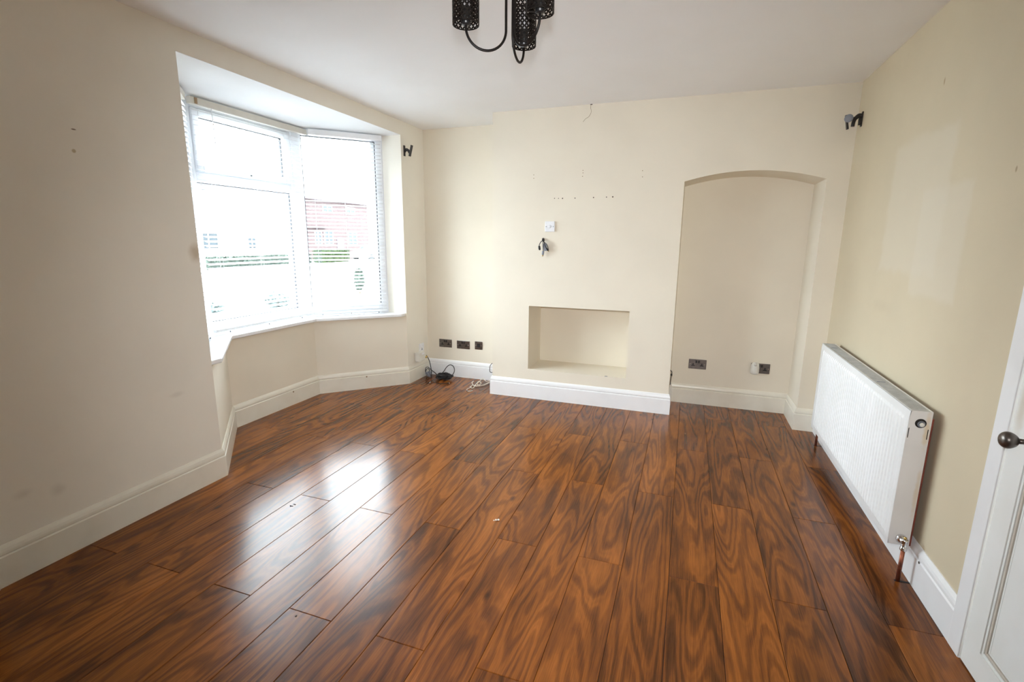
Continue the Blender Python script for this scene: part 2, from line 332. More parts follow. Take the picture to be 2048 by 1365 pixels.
# floor: dark base, every laminate board a part
fl = MB(); fl.box(XL - .2, XR + .14, YF - .15, 4.7, -.1, -.008)
fl.prism([(XL - .2, Y1 - .1), (XL - .2, Y2 + .1), (-3.36, 3.62), (-3.36, 2.55)], 2, -.1, -.008)
floor = struct('floor', fl, M['dark'])
PW, PX0, PL, PJ = 0.1985, 0.020, 1.425, 2.003
def plank(x0, x1, y0, y1):
    mb = MB(); gx, ch = .0007, .0016
    x0 += gx; x1 -= gx; y0 += gx; y1 -= gx; c = ((x0 + x1) / 2, (y0 + y1) / 2, 0)
    vs = [(x0, y0, -.008), (x1, y0, -.008), (x1, y1, -.008), (x0, y1, -.008), (x0, y0, -ch), (x1, y0, -ch), (x1, y1, -ch), (x0, y1, -ch),
          (x0 + ch, y0 + ch, 0), (x1 - ch, y0 + ch, 0), (x1 - ch, y1 - ch, 0), (x0 + ch, y1 - ch, 0)]
    fs = [(3, 2, 1, 0), (8, 9, 10, 11)]
    for i in range(4):
        j = (i + 1) % 4; fs += [(i, j, j + 4, i + 4), (i + 4, j + 4, j + 8, i + 8)]
    mb.add(vs, fs); return mb.build('plank', M['wood'], floor, origin=c)
for kx in range(-17, 5):
    x0, x1 = PX0 + kx * PW, PX0 + (kx + 1) * PW
    if x0 < -3.2: continue
    x1 = min(x1, XR - .002); xm = max(x0, x1 if x1 < XL else x0)
    if x1 <= XL + .05:
        d_ = XL - x1; ya, yb_ = Y1 + max(d_, 0) - .02, Y2 - max(d_, 0) + .02
    else:
        ya = YF + .002
        yb_ = YA - .002 if x0 < XCL else (YC + .02 if x1 < XCR else (YB - .002 if x0 < XAR else YC + .02))
    y = PJ + (0 if kx % 2 == 0 else -.713) - 4 * PL
    while y < yb_:
        a, b2 = max(y, ya), min(y + PL, yb_)
        if b2 - a > .03: plank(x0, x1, a, b2)
        y += PL

# skirting boards, mitred along the wall line
SKH, SKT = .1735, .018
prof = [(SKT, 0), (SKT, .126), (.0125, .131), (.0155, .137), (.0155, .147), (.0125, .159), (.0075, .168), (.004, SKH), (0, SKH), (0, 0)]
path = [(XL, .965), (XL, Y1), (BX, BY1), (BX, BY2), (XL, Y2), (XL, YA), (XCL, YA), (XCL, YC), (XCR, YC), (XCR, YB), (XAR, YB), (XAR, YC), (XR, YC), (XR, 1.978)]
P2 = [Vector(p) for p in path]
def nrm(i):
    d = (P2[i + 1] - P2[i]).normalized(); return Vector((d.y, -d.x))
def off(i, d):
    if i == 0: return P2[0] + nrm(0) * d
    if i == len(P2) - 1: return P2[-1] + nrm(i - 1) * d
    a, b_ = nrm(i - 1), nrm(i); mdir = (a + b_).normalized(); return P2[i] + mdir * (d / mdir.dot(b_))
def skirt(i0, i1):
    mb = MB(); n = len(prof); vs = []
    for i in range(i0, i1 + 1): vs += [(*off(i, d), z) for d, z in prof]
    fs = [(q * n + j, q * n + (j + 1) % n, (q + 1) * n + (j + 1) % n, (q + 1) * n + j) for q in range(i1 - i0) for j in range(n)]
    fs += [tuple(range(n)), tuple(range((i1 - i0) * n + n - 1, (i1 - i0) * n - 1, -1))]
    mb.add(vs, fs); return mb
struct('baseboard_left', skirt(0, 1), M['gloss'])
bay_b = struct('baseboard_bay', skirt(1, 4), M['gloss'])
struct('baseboard_corner', skirt(4, 5), M['gloss'])
struct('baseboard_back', skirt(5, 6), M['gloss_white'])
struct('baseboard_chimney', skirt(6, 9), M['gloss_white'])
struct('baseboard_alcove', skirt(9, 12), M['gloss'])  # ivory here puts the recess's warm light into the board colour
right_b = struct('baseboard_right', skirt(12, 13), M['gloss_white'])
# dowel plugs in the skirting
def disc(c, ax, r, m, name, parent, h=.0015): return MB().lathe([(0, h), (r * .8, h), (r, 0)], c, ax, 12).build(name, m, parent, origin=c)
for u, v, i in ((587, 784, 2), (733.5, 754, 3)):
    a, b_ = P2[i] + nrm(i) * SKT, P2[i + 1] + nrm(i) * SKT
    if i == 2: c = px(u, v, 0, a.x)
    else:
        d = CR.T @ np.array([(u - W / 2) / F, -(v - HH / 2) / F, 1.0]); nn = nrm(i)
        t = (nn.x * (a.x - CP[0]) + nn.y * (a.y - CP[1])) / (nn.x * d[0] + nn.y * d[1]); c = Vector(CP + d * t)
    disc(c, (nrm(i).x, nrm(i).y, 0), .0075, M['filler'], 'dowel_plug', bay_b)
disc(px(1838, 1126, 0, XR - SKT), (-1, 0, 0), .006, M['hole'], 'screw_hole', right_b)
struct('trim_1', MB().box(XL, XL + .028, .84, .9635, 0, .20), M['gloss'], bevel=.003)     # plinth of the opening at the left edge

struct('trim_8', MB().box(XL - .2, XL - .001, HY0, HY1, -.008, .006), M['wood'])      # threshold of the hall doorway

# holes and a crack in the chimney breast
for u, v, r in ((1109, 397, .004), (1117, 397, .0035), (1125, 397, .0052), (1150, 396.5, .0045), (1187, 395.3, .005), (1213, 394.5, .0045), (1225.5, 394, .0058)):
    disc(px(u, v, 1, YC), (0, -1, 0), r, M['hole'], 'screw_hole', wall_chimney, .0008)
for u, v in ((1067.5, 350), (1067.5, 357), (1166, 341), (1166, 346), (1165, 353), (1285, 341.5), (1285, 354)):
    disc(px(u, v, 1, YC), (0, -1, 0), .0035, M['filler'], 'filled_hole', wall_chimney, .0008)
ck = MB(); ck.tube(spline([px(u, v, 1, YC) for u, v in ((1182, 209), (1181.5, 216), (1182.5, 224), (1178, 233), (1171, 238), (1166, 244))], 5), .0016, 5)
ck.build('crack', M['crackfill'], wall_chimney)
MB().tube([px(1181, 209, 1, YC - .001), px(1185, 208.5, 1, YC - .001)], .004, 6).build('paint_chip', M['hole'], wall_chimney)

# ------------------------------------------------------------------ bay window
s_ = MB()
# sill board: front edge follows the bay, stands .046 proud of the lower wall
q2 = math.sqrt(2)
front = [(XL - .018, Y1 + .001), (XL - .018, Y1 + .018 + .046 * q2), (BX + .046, BY1 + .046 * math.tan(math.pi / 8)), (BX + .046, BY2 - .046 * math.tan(math.pi / 8)), (XL - .010, Y2 - .046 * q2 - .01 + .004), (XL - .010, Y2 - .001)]
back = [(XL - .20, Y2 - .001), (-3.305, 3.608), (-3.305, 2.572), (XL - .20, Y1 + .001)]
s_.prism(front + back, 2, ZS - .028, ZS)
struct('trim_2', s_, M['sill'], bevel=.006, segs=3)

FD = 0.065
def bay_window(name, A, B, zt, zb, transom=None, wl_=.062, wr_=.062, wt=.055, wbm=.085):
    """frame between plan points A and B (inner face), looking out on the left of A>B"""
    A, B = Vector((*A, 0)), Vector((*B, 0)); d = (B - A).normalized(); nrm_ = Vector((d.y, -d.x, 0))      # room side
    Lw = (B - A).length; root = thing(name, A + Vector((0, 0, zb)), kind='structure')
    def bar(s0, s1, z0, z1, o0, o1, mb):
        c = A + d * (s0 + s1) / 2 + nrm_ * (o0 + o1) / 2; mb.obox((c.x, c.y, (z0 + z1) / 2), d, nrm_, (0, 0, 1), (s1 - s0) / 2, abs(o1 - o0) / 2, (z1 - z0) / 2)
    def frame(s0, s1, z0, z1, w4, o0, o1, nm, m, bev=.006):
        mb = MB(); l, r, t, bt = w4
        bar(s0, s0 + l, z0, z1, o0, o1, mb); bar(s1 - r, s1, z0, z1, o0, o1, mb)
        bar(s0 + l, s1 - r, z1 - t, z1, o0, o1, mb); bar(s0 + l, s1 - r, z0, z0 + bt, o0, o1, mb)
        return mb.build(nm, m, root, bevel=bev)
    frame(0, Lw, zb, zt, (wl_, wr_, wt, wbm), -FD, 0, 'frame', M['upvc'])
    zs = [(zb + wbm, zt - wt)]
    if transom:
        mb = MB(); bar(wl_, Lw - wr_, transom[0], transom[1], -FD, 0, mb); mb.build('transom', M['upvc'], root, bevel=.006)
        zs = [(zb + wbm, transom[0]), (transom[1], zt - wt)]
    for i, (z0, z1) in enumerate(zs):
        s0, s1 = wl_, Lw - wr_
        if i == 1:
            sw = .052
            sash = frame(s0 + .003, s1 - .003, z0 + .003, z1 - .003, (sw, sw, sw, sw), -FD + .012, .014, 'sash', M['upvc'], .007)
            h = MB(); c = A + d * (Lw * .52) + nrm_ * .020
            h.obox((c.x, c.y, z0 + .03), d, nrm_, (0, 0, 1), .045, .006, .011); c2 = A + d * (Lw * .52 - .03) + nrm_ * .034
            h.obox((c2.x, c2.y, z0 + .036), d, nrm_, (0, 0, 1), .055, .006, .008); h.build('handle', M['upvc'], root, bevel=.003)
            c3 = A + d * (Lw * .52) + nrm_ * .0265
            MB().lathe([(.007, 0), (.007, .003), (0, .004)], (c3.x, c3.y, z0 + .026), nrm_, 10).build('lock_button', M['seal'], root)
            s0, s1, z0, z1 = s0 + sw + .003, s1 - sw - .003, z0 + sw + .003, z1 - sw - .003
        # dark glazing gasket and the pane
        gk = MB(); gw = .006
        bar(s0, s0 + gw, z0, z1, -.038, -.020, gk); bar(s1 - gw, s1, z0, z1, -.038, -.020, gk); bar(s0 + gw, s1 - gw, z1 - gw, z1, -.038, -.020, gk); bar(s0 + gw, s1 - gw, z0, z0 + gw, -.038, -.020, gk)
        gk.build('gasket', M['seal'], root)
        pm = MB(); c = A + d * (s0 + s1) / 2 + nrm_ * -.029
        e1 = d * (s1 - s0) / 2
        pm.add([c - e1 + Vector((0, 0, z0)), c + e1 + Vector((0, 0, z0)), c + e1 + Vector((0, 0, z1)), c - e1 + Vector((0, 0, z1))], [(0, 1, 2, 3)])
        pm.build('pane', M['glass'], root)
    return root
CL, CRt = (-3.305, 2.572), (-3.305, 3.608)
SL, SR = (XL - .200, Y1 + .005), (XL - .200, Y2 - .005)
bay_window('window_1', SL, CL, ZH, ZS)
bay_window('window_2', CL, CRt, ZH, ZS, transom=(1.803, 1.872), wl_=.09, wr_=.062)
bay_window('window_3', CRt, SR, ZH, ZS)
# corner posts of the bay
for i, c in enumerate((CL, CRt)):
    mb = MB(); sg = -1 if i == 0 else 1
    mb.prism([(c[0] + .012, c[1] - sg * .03), (c[0] + .030, c[1] + sg * .030), (c[0] - .03, c[1] + sg * .055), (c[0] - .10, c[1] + sg * .02), (c[0] - .10, c[1] - sg * .05)], 2, ZS, ZH)
    struct('trim_%d' % (3 + i), mb, M['upvc'], bevel=.004)
# strips that fill between the side frames and the wall ends
for i, (c, y) in enumerate(((SL, Y1), (SR, Y2))):
    sg = -1 if i == 0 else 1
    mb = MB(); mb.prism([(XL - .2, y), (XL - .2 - .1, y + sg * -.05), (XL - .2 - .16, y + sg * .05), (XL - .2, y + sg * .1)], 2, ZS - .03, ZH + .05)
    struct('trim_%d' % (5 + i), mb, M['upvc'])

# venetian blinds
PITCH, SLATW, TILT = .0325, .035, math.radians(20)
def blind(label, A, B, s0, s1, rail0, rail1, offm, railo, railm='blind_rail', zrail=(2.300, 2.345), cords=(.12, .5, .88), group='venetian blinds in the bay'):
    A, B = Vector((*A, 0)), Vector((*B, 0)); d = (B - A).normalized(); nn = Vector((d.y, -d.x, 0))
    mid = A + d * (s0 + s1) / 2 + nn * offm
    root = thing('venetian_blind', (mid.x, mid.y, ZS), label, 'blind', group)
    L_ = s1 - s0
    c = A + d * (rail0 + rail1) / 2 + nn * railo
    MB().obox((c.x, c.y, (zrail[0] + zrail[1]) / 2), d, nn, (0, 0, 1), (rail1 - rail0) / 2, .020, (zrail[1] - zrail[0]) / 2).build('headrail', M[railm], root, bevel=.002)
    mb = MB(); mb.obox((mid.x, mid.y, ZS + .030), d, nn, (0, 0, 1), L_ / 2, .017, .010); mb.build('bottom_rail', M['blind'], root, bevel=.003)
    # one slat, shared by all
    me = bpy.data.meshes.new('slat'); vs = []
    for sx in (-L_ / 2, L_ / 2):
        for j in range(4):
            t = j / 3 - .5; y = t * SLATW * math.cos(TILT); z = -t * SLATW * math.sin(TILT) + .0022 * (1 - (2 * t) ** 2)
            vs += [(sx, y, z), (sx, y, z - .0007)]
    fs = []
    for j in range(3):
        a = j * 2; fs += [(a, a + 2, a + 10, a + 8), (a + 1, a + 9, a + 11, a + 3)]
    fs += [(0, 8, 9, 1), (6, 7, 15, 14), (0, 1, 3, 2), (2, 3, 5, 4), (4, 5, 7, 6), (8, 10, 11, 9), (10, 12, 13, 11), (12, 14, 15, 13)]
    me.from_pydata(vs, [], fs); me.materials.append(M['blind'])
    rot = math.atan2(d.y, d.x) + math.pi       # slat local +y points to the room side
    z = ZS + .060; first = None
    while z < zrail[0] - .008:
        o = bpy.data.objects.new('slat', me); COL.objects.link(o); o.parent = root
        o.location = (0, 0, z - ZS); o.rotation_euler = (0, 0, rot); z += PITCH
    for f in cords:
        p = mid + d * (f - .5) * L_
        for sgn in (-1, 1):
            q = p + nn * sgn * SLATW * .47
            MB().tube([(q.x, q.y, ZS + .03), (q.x, q.y, zrail[0])], .0007, 4).build('ladder_cord', M['blind'], root)
        q = p + nn * .012
        MB().lathe([(.004, 0), (.006, .006), (.004, .012)], (q.x, q.y, ZS + .006), (0, 0, 1), 8).build('cord_plug', M['grey_plastic'], root)
    return root, mid, d, nn
blind('short venetian blind on the left side of the bay, seen nearly edge-on', SL, CL, .05, .66, .04, .66, .048, .048)
rt, mid, d, nn = blind('wide white venetian blind across the middle of the bay, behind the opening top light', CL, CRt, .045, 1.025, .035, 1.115, .065, .070)
wnd = MB(); wnd.tube([(-3.214, 2.76, 2.30), (-3.212, 2.76, 2.20), (-3.212, 2.762, 2.02)], .003, 6); wnd.build('tilt_wand', M['blind'], rt)
MB().box(-3.2135, -3.2100, 2.635, 2.655, 2.303, 2.342).build('end_cap', M['filler'], rt)
blind('white venetian blind on the far right side of the bay, next to the black bracket', CRt, SR, .065, .735, .125, .745, .045, .045, 'blind')

# ------------------------------------------------------------------ door, architrave
door = thing('door_1', (DX, (DY0 + DY1) / 2, 0), kind='structure')
st, y0, y1 = .088, DY0 + .002, DY1 - .002
MB().box(DX + .011, DX + .042, y0, y1, .006, DH).build('door_core', M['door'], door)
for a, b_ in ((y0, y0 + st), (y1 - st, y1)): MB().box(DX, DX + .011, a, b_, .006, DH).build('stile', M['door'], door)
ym = (y0 + y1) / 2
MB().box(DX, DX + .011, ym - .045, ym + .045, .105, DH - .11).build('muntin', M['door'], door)
rails = ((.006, .105), (.775, .960), (DH - .11, DH))
for a, b_ in rails:
    for ya, yb_ in ((y0 + st, ym - .045), (ym + .045, y1 - st)) if a > .5 and a < 1.5 else ((y0 + st, y1 - st),):
        MB().box(DX, DX + .011, ya, yb_, a, b_).build('rail', M['door'], door)
for za, zb in ((.105, .775), (.960, DH - .11)):
    for ya, yb_ in ((y0 + st, ym - .045), (ym + .045, y1 - st)):
        for j, (ins, w, x) in enumerate(((0, .010, .0035), (.0115, .009, .0055), (.0225, .008, .008))):
            mb = MB(); a, b_, c, e_ = ya + ins, yb_ - ins, za + ins, zb - ins
            mb.box(DX + x, DX + .011, a, a + w, c, e_); mb.box(DX + x, DX + .011, b_ - w, b_, c, e_)
            mb.box(DX + x, DX + .011, a + w, b_ - w, c, c + w); mb.box(DX + x, DX + .011, a + w, b_ - w, e_ - w, e_)
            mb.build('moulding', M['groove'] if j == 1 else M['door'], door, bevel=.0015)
        MB().box(DX + .0085, DX + .011, ya + .031, yb_ - .031, za + .031, zb - .031).build('panel', M['door'], door, bevel=.002)
kc = Vector((DX, 1.795, .845))
kb = MB().lathe([(.027, 0), (.0275, .003), (.024, .008), (.015, .010), (.010, .012)], kc, (-1, 0, 0), 24).build('rosette', M['pewter'], door, origin=kc)
WORLD[kb.name] = kc
MB().lathe([(.009, .010), (.0075, .02), (.0085, .034)], kc, (-1, 0, 0), 16).build('spindle', M['pewter'], door)
MB().lathe([(.008, .032), (.014, .036), (.0185, .0405), (.0220, .046), (.0247, .052), (.0256, .0575), (.0247, .063), (.0222, .068), (.0180, .0725), (.0120, .0755), (.006, .0768), (0, .0772)], kc, (-1, 0, 0), 40).build('knob', M['pewter'], door)
ar = MB(); ar.box(.985, XR, DY1 + .004, DY1 + .0785, 0, DH + .08); ar.box(.985, XR, DY0 - .0785, DY0 - .004, 0, DH + .08); ar.box(.985, XR, DY0 - .004, DY1 + .004, DH + .006, DH + .08)
struct('trim_7', ar, M['gloss_white'], bevel=.004)

# ------------------------------------------------------------------ radiator
RX0, RX1, RY0, RY1, RZ0, RZ1 = .897, .975, 2.345, 3.80, .148, .752
rad = thing('radiator', ((RX0 + RX1) / 2, (RY0 + RY1) / 2, 0), 'long white ribbed panel radiator with grey top grille on the right wall', 'radiator')
fp = MB(); ys = []
# ribbed front: flat margin, then rounded ribs
pf = [(RY0, 0)]; pitch = .0333; y = RY0 + .035
nr_ = int((RY1 - RY0 - .07) / pitch)
for i in range(nr_):
    a = y + i * pitch
    pf += [(a, 0), (a + .006, .0055), (a + .010, .0065), (a + .018, .0065), (a + .022, .0055), (a + .028, 0)]
pf.append((RY1, 0))
zz = [(RZ0, 0), (RZ0 + .030, 0), (RZ0 + .045, 1), (RZ1 - .050, 1), (RZ1 - .035, 0), (RZ1, 0)]
vs = [(RX0 - d_ * k_ + .004 * (1 if (z in (RZ0, RZ1)) else 0), yy, z) for z, k_ in zz for yy, d_ in pf]; nn_ = len(pf)
fp.add(vs, [(i * nn_ + j, i * nn_ + j + 1, (i + 1) * nn_ + j + 1, (i + 1) * nn_ + j) for i in range(len(zz) - 1) for j in range(nn_ - 1)], False)
fo = fp.build('front_panel', M['rad'], rad)
sol = fo.modifiers.new('thickness', 'SOLIDIFY'); sol.thickness = .0015; sol.offset = 0
MB().box(RX1, RX1 + .006, RY0 + .001, RY1 - .001, RZ0 + .004, RZ1 - .03).build('back_panel', M['rust'], rad)
for a, b_ in ((RY0, RY0 + .002), (RY1 - .002, RY1)):
    MB().box(RX0 + .001, RX1 - .001, a, b_, RZ0 + .002, RZ1 - .001).build('side_panel', M['rad_side'], rad)
gr = MB(); gr.box(RX0 + .001, RX1 - .008, RY0 + .003, RY1 - .003, RZ1 - .004, RZ1 - .001)
gy = RY0 + .02
while gy < RY1 - .02:
    gr.box(RX0 + .014, RX1 - .020, gy, gy + .0035, RZ1 - .001, RZ1 + .0008); gy += .0145
gr.build('top_grille', M['grille'], rad)
MB().box(RX1 - .008, RX1 - .001, RY0 + .003, RY1 - .003, RZ1 - .006, RZ1).build('grille_edge', M['rad_side'], rad)
for yy in (RY0 + .45, RY1 - .16):
    MB().box(RX0 + .018, RX1 - .026, yy, yy + .007, RZ1 - .001, RZ1 + .0018).build('grille_clip', M['grey_plastic'], rad)
for xx in (RX0 + .0035, RX1 - .010): MB().box(xx, xx + .0028, RY0 - .0006, RY0 + .001, RZ1 - .118, RZ1 - .075).build('slot', M['dark'], rad)
rc = Vector((RX0 + .041, RY0, RZ1 - .052))
MB().lathe([(.0195, .0), (.0195, .0008), (0, .001)], rc, (0, -1, 0), 24).build('plug_hole', M['dark'], rad)
MB().lathe([(.0135, .0), (.0135, .003), (.0105, .004), (.0105, .001)], rc + Vector((.002, 0, -.003)), (0, -1, 0), 16).build('plug_ring', M['grey_plastic'], rad)
MB().lathe([(.0085, .0), (.0085, .008), (.005, .009), (.0035, .007), (0, .007)], rc + Vector((.003, 0, -.004)), (0, -1, 0), 14).build('bleed_plug', M['offwhite'], rad)
def valve(yend, sgn, px_):
    c = Vector((px_, yend, RZ0 + .032))
    v = MB().lathe([(.021, 0), (.021, .003), (.012, .012), (.009, .016), (.009, .034)], c, (0, sgn, 0), 18).build('valve_inlet', M['chrome'], rad)
    c2 = c + Vector((0, sgn * .034, 0))
    MB().lathe([(.011, -.034), (.0125, -.032), (.0125, -.020), (.010, -.018), (.010, .006), (.012, .008), (.012, .016), (.006, .018)], c2, (0, 0, 1), 18).build('valve_body', M['chrome'], rad)
    MB().lathe([(.0055, .017), (.0055, .026), (0, .028)], c2, (0, 0, 1), 10).build('valve_spindle', M['brass'], rad)
    MB().tube([c2 + Vector((0, 0, -.033)), (c2.x, c2.y, 0.0)], .0078, 12).build('copper_pipe', M['copper'], rad)
    return c2
v1 = valve(RY0, -1, .944); v2 = valve(RY1, 1, .950)
for v in (v1, v2):
    MB().box(v.x - .012, XR - SKT, v.y - .006, v.y + .006, 0, .0009).build('pipe_slot', M['dark'], rad)
for yy in (RY0 + .28, RY1 - .28):
    MB().box(RX1 + .006, XR - .0005, yy - .02, yy + .02, RZ0 + .10, RZ1 - .12).build('wall_bracket', M['rad_side'], rad)

# ------------------------------------------------------------------ ceiling light
LC = Vector((-.613, 1.694, H))
lamp = thing('ceiling_light', LC, 'black three-arm ceiling light with lattice cylinder shades', 'lamp')
MB().lathe([(.0, 0), (.055, 0), (.055, -.012), (.045, -.024), (.012, -.030), (.010, -.075), (.017, -.080), (.017, -.100), (0, -.106)], LC, (0, 0, 1), 28).build('ceiling_rose', M['black_metal'], lamp)
SHR, SHH, ZB, AR = .043, .153, 2.100, .150
def shade_mesh(c):
    mb = MB(); nc, nr2 = 18, 9; band = .004; rows0, rows1 = ZB + band, ZB + SHH - band; ch = (rows1 - rows0) / nr2; cw = 2 * math.pi / nc
    def P(a, z): return (c.x + SHR * math.cos(a), c.y + SHR * math.sin(a), z)
    for i in range(nc):
        for j in range(nr2):
            a0, z0 = (i + .5) * cw, rows0 + (j + .5) * ch
            def Q(u, v): return P(a0 + u * cw / 2, z0 + v * ch / 2)
            k_, r_ = .60, .80; s1 = []
            outer = [(1, -k_), (1, k_), (k_, 1), (-k_, 1), (-1, k_), (-1, -k_), (-k_, -1), (k_, -1)]
            inner = [(r_, 0), (0, r_), (-r_, 0), (0, -r_)]
            # four-pointed hole: waist points keep the star shape
            w_ = .26; inner8 = [(r_, 0), (w_, w_), (0, r_), (-w_, w_), (-r_, 0), (-w_, -w_), (0, -r_), (w_, -w_)]
            vs = [Q(*p) for p in outer] + [Q(*p) for p in inner8]
            # outer idx 0..7, inner 8..15
            fs = [(0, 1, 8), (8, 1, 9), (1, 2, 9), (9, 2, 10), (2, 3, 10), (10, 3, 11), (3, 4, 11), (11, 4, 12), (4, 5, 12), (12, 5, 13), (5, 6, 13), (13, 6, 14), (6, 7, 14), (14, 7, 15), (7, 0, 15), (15, 0, 8)]
            mb.add(vs, fs, False)
        for za, zb in ((ZB, rows0), (rows1, ZB + SHH)):
            mb.add([P(i * cw, za), P((i + 1) * cw, za), P((i + 1) * cw, zb), P(i * cw, zb)], [(0, 1, 2, 3)], False)
    return mb
for ang in (91.8, 211.5, -34.0):
    a = math.radians(ang); dr = Vector((math.cos(a), math.sin(a), 0)); sc = Vector((LC.x, LC.y, 0)) + dr * AR
    sh = shade_mesh(sc).build('shade', M['black_metal'], lamp, origin=(sc.x, sc.y, ZB))
    so = sh.modifiers.new('sheet', 'SOLIDIFY'); so.thickness = .0012; so.offset = 0
    WORLD[sh.name] = Vector((sc.x, sc.y, ZB))
    sp = MB()
    for q_ in range(3):
        aa = a + q_ * 2.0944; dv = Vector((math.cos(aa), math.sin(aa), 0)); sp.obox(Vector((sc.x, sc.y, ZB + .003)) + dv * .0275, dv, (-dv.y, dv.x, 0), (0, 0, 1), .0150, .002, .001)
    sp.build('spider', M['black_metal'], sh)
    MB().lathe([(.012, .0), (.0155, .004), (.0155, .050), (.013, .054)], (sc.x, sc.y, ZB), (0, 0, 1), 16).build('lamp_holder', M['black_plastic'], lamp)
    MB().lathe([(.011, .052), (.014, .060), (.019, .075), (.020, .088), (.015, .104), (.006, .118), (0, .121)], (sc.x, sc.y, ZB), (0, 0, 1), 16).build('bulb', M['bulb'], lamp)
    r0 = .017; Rm = (AR - r0) / 2; cm = Vector((LC.x, LC.y, ZB)) + dr * (r0 + Rm); zc = ZB - .005
    pts = [Vector((sc.x, sc.y, ZB + .004))]
    for i in range(29):
        t = math.pi * i / 28; pts.append(Vector((cm.x, cm.y, zc)) + dr * Rm * math.cos(t) + Vector((0, 0, -Rm * .98 * math.sin(t))))
    pts += [Vector((LC.x, LC.y, ZB + .12)) + dr * r0, Vector((LC.x, LC.y, H - .10)) + dr * (r0 * .7)]
    MB().tube(pts, .0042, 10).build('arm', M['black_metal'], lamp)

# ------------------------------------------------------------------ sockets and plates on the walls
def Tshape(cx_, cz, s, flip=1): return [(cx_ - .013 * s, cz - .008 * s), (cx_ + .013 * s, cz - .008 * s), (cx_ + .013 * s, cz - .001 * s), (cx_ + .0045 * s, cz + .001 * s), (cx_ + .0045 * s, cz + .014 * s), (cx_ - .0045 * s, cz + .014 * s), (cx_ - .0045 * s, cz + .001 * s), (cx_ - .013 * s, cz - .001 * s)]
def socket(x, z, Y, label, skip_left=False):
    t = thing('double_socket', (x, Y, z), label, 'socket', 'double wall sockets along the far wall')
    hw, hh = .0735, .043
    MB().box(x - hw, x + hw, Y - .007, Y, z - hh, z + hh).build('faceplate', M['nickel'], t, bevel=.003)
    for sx in (-1, 1):
        o = MB().prism(Tshape(x + sx * .036, z - .008, 1.15), 1, Y - .0078, Y - .006).build('outlet', M['black_plastic'], t)
        MB().box(x + sx * .0105 - .0075, x + sx * .0105 + .0075, Y - .0100, Y - .006, z + .010, z + .034).build('rocker_switch', M['black_plastic'], t, bevel=.0015)
        MB().lathe([(.004, .007), (.0035, .0085), (0, .0088)], (x + sx * .060, Y, z), (0, -1, 0), 10).build('screw', M['chrome'], t)
    return t
socket(-2.3551, .3511, YA, 'double black nickel socket nearest the bay, above the tangled black cables')
socket(-2.1493, .3494, YA, 'middle double black nickel socket of the left alcove, beside the single data socket')
socket(.1377, .3632, YB, 'empty double black nickel socket in the arched recess')
s5 = socket(.6369, .3714, YB, 'double black nickel socket with white plug-in air freshener in arched recess')
t = thing('data_socket', (-1.975, YA, .3555), 'small square black nickel data socket next to the chimney breast', 'socket')
MB().box(-2.018, -1.932, YA - .007, YA, .3125, .3985).build('faceplate', M['nickel'], t, bevel=.003)
MB().box(-1.992, -1.958, YA - .0095, YA - .006, .335, .377).build('data_module', M['black_plastic'], t, bevel=.0015)
for sx in (-1, 1): MB().lathe([(.004, .007), (.0035, .0088), (0, .009)], (-1.975 + sx * .031, YA, .3555), (0, -1, 0), 10).build('screw', M['chrome'], t)

t = thing('air_freshener', (.598, YB - .008, .355), 'white plug-in air freshener in the right-hand recess socket', 'air freshener')
mb = MB(); pr = [(.020, 0), (.030, .006), (.034, .02), (.034, .055), (.031, .085), (.024, .100), (.010, .104), (0, .1045)]
pts = []
n = 20; vs = []
for r, h in pr: vs += [(.592 + r * math.cos(2 * math.pi * j / n) * 1.0, YB - .035 + r * .78 * math.sin(2 * math.pi * j / n), .325 + h) for j in range(n)]
fs = [(i * n + j, i * n + (j + 1) % n, (i + 1) * n + (j + 1) % n, (i + 1) * n + j) for i in range(len(pr) - 1) for j in range(n)] + [tuple(range(n - 1, -1, -1))]
mb.add(vs, fs, True); mb.build('body', M['offwhite'], t)
MB().lathe([(.012, 0), (.012, .018), (.008, .020), (.008, .024), (0, .0245)], (.592, YB - .052, .408), (0, -.55, .83), 14).build('vent_cap', M['offwhite'], t)
MB().box(.575, .609, YB - .0065 - .016, YB - .0075, .335, .385).build('plug', M['offwhite'], t, bevel=.003)

pc = (-1.132, YC, 1.5365)
t = thing('blank_plate', pc, 'white square blanking plate on the chimney breast above hanging cables', 'wall plate')
MB().box(pc[0] - .043, pc[0] + .043, YC - .014, YC, pc[2] - .043, pc[2] + .043).build('plate', M['white_plastic'], t, bevel=.004)
MB().lathe([(.014, .0135), (.013, .0155), (0, .0157)], pc, (0, -1, 0), 20).build('centre_cover', M['white_plastic'], t)
for sx in (-1, 1): MB().lathe([(.0042, .0135), (.004, .0148), (0, .015)], (pc[0] + sx * .031, YC, pc[2]), (0, -1, 0), 10).build('screw', M['grey_plastic'], t)

t = thing('wall_socket', (XL, 4.41, .315), 'pale single wall socket on left wall, half hidden by white adapter', 'socket')
MB().box(XL, XL + .009, 4.365, 4.455, .275, .361).build('faceplate', M['white_plastic'], t, bevel=.003)
MB().prism([(y_, z_) for y_, z_ in Tshape(4.41, .300, 1.0)], 0, XL + .0085, XL + .0097).build('outlet', M['grey_plastic'], t)
MB().box(XL + .009, XL + .0115, 4.422, 4.437, .326, .347).build('rocker_switch', M['white_plastic'], t)
t = thing('power_adapter', (XL, 4.35, .245), 'bulky white plug-in adapter above the corner skirting by window', 'adapter')
MB().box(XL + .010, XL + .062, 4.262, 4.378, .196, .293).build('body', M['offwhite'], t, bevel=.008, segs=3)
MB().box(XL + .0618, XL + .0630, 4.315, 4.366, .262, .280).build('indicator_strip', M['white_plastic'], t)
MB().box(XL + .0005, XL + .011, 4.27, 4.37, .205, .285).build('back_plate', M['offwhite'], t, bevel=.003)

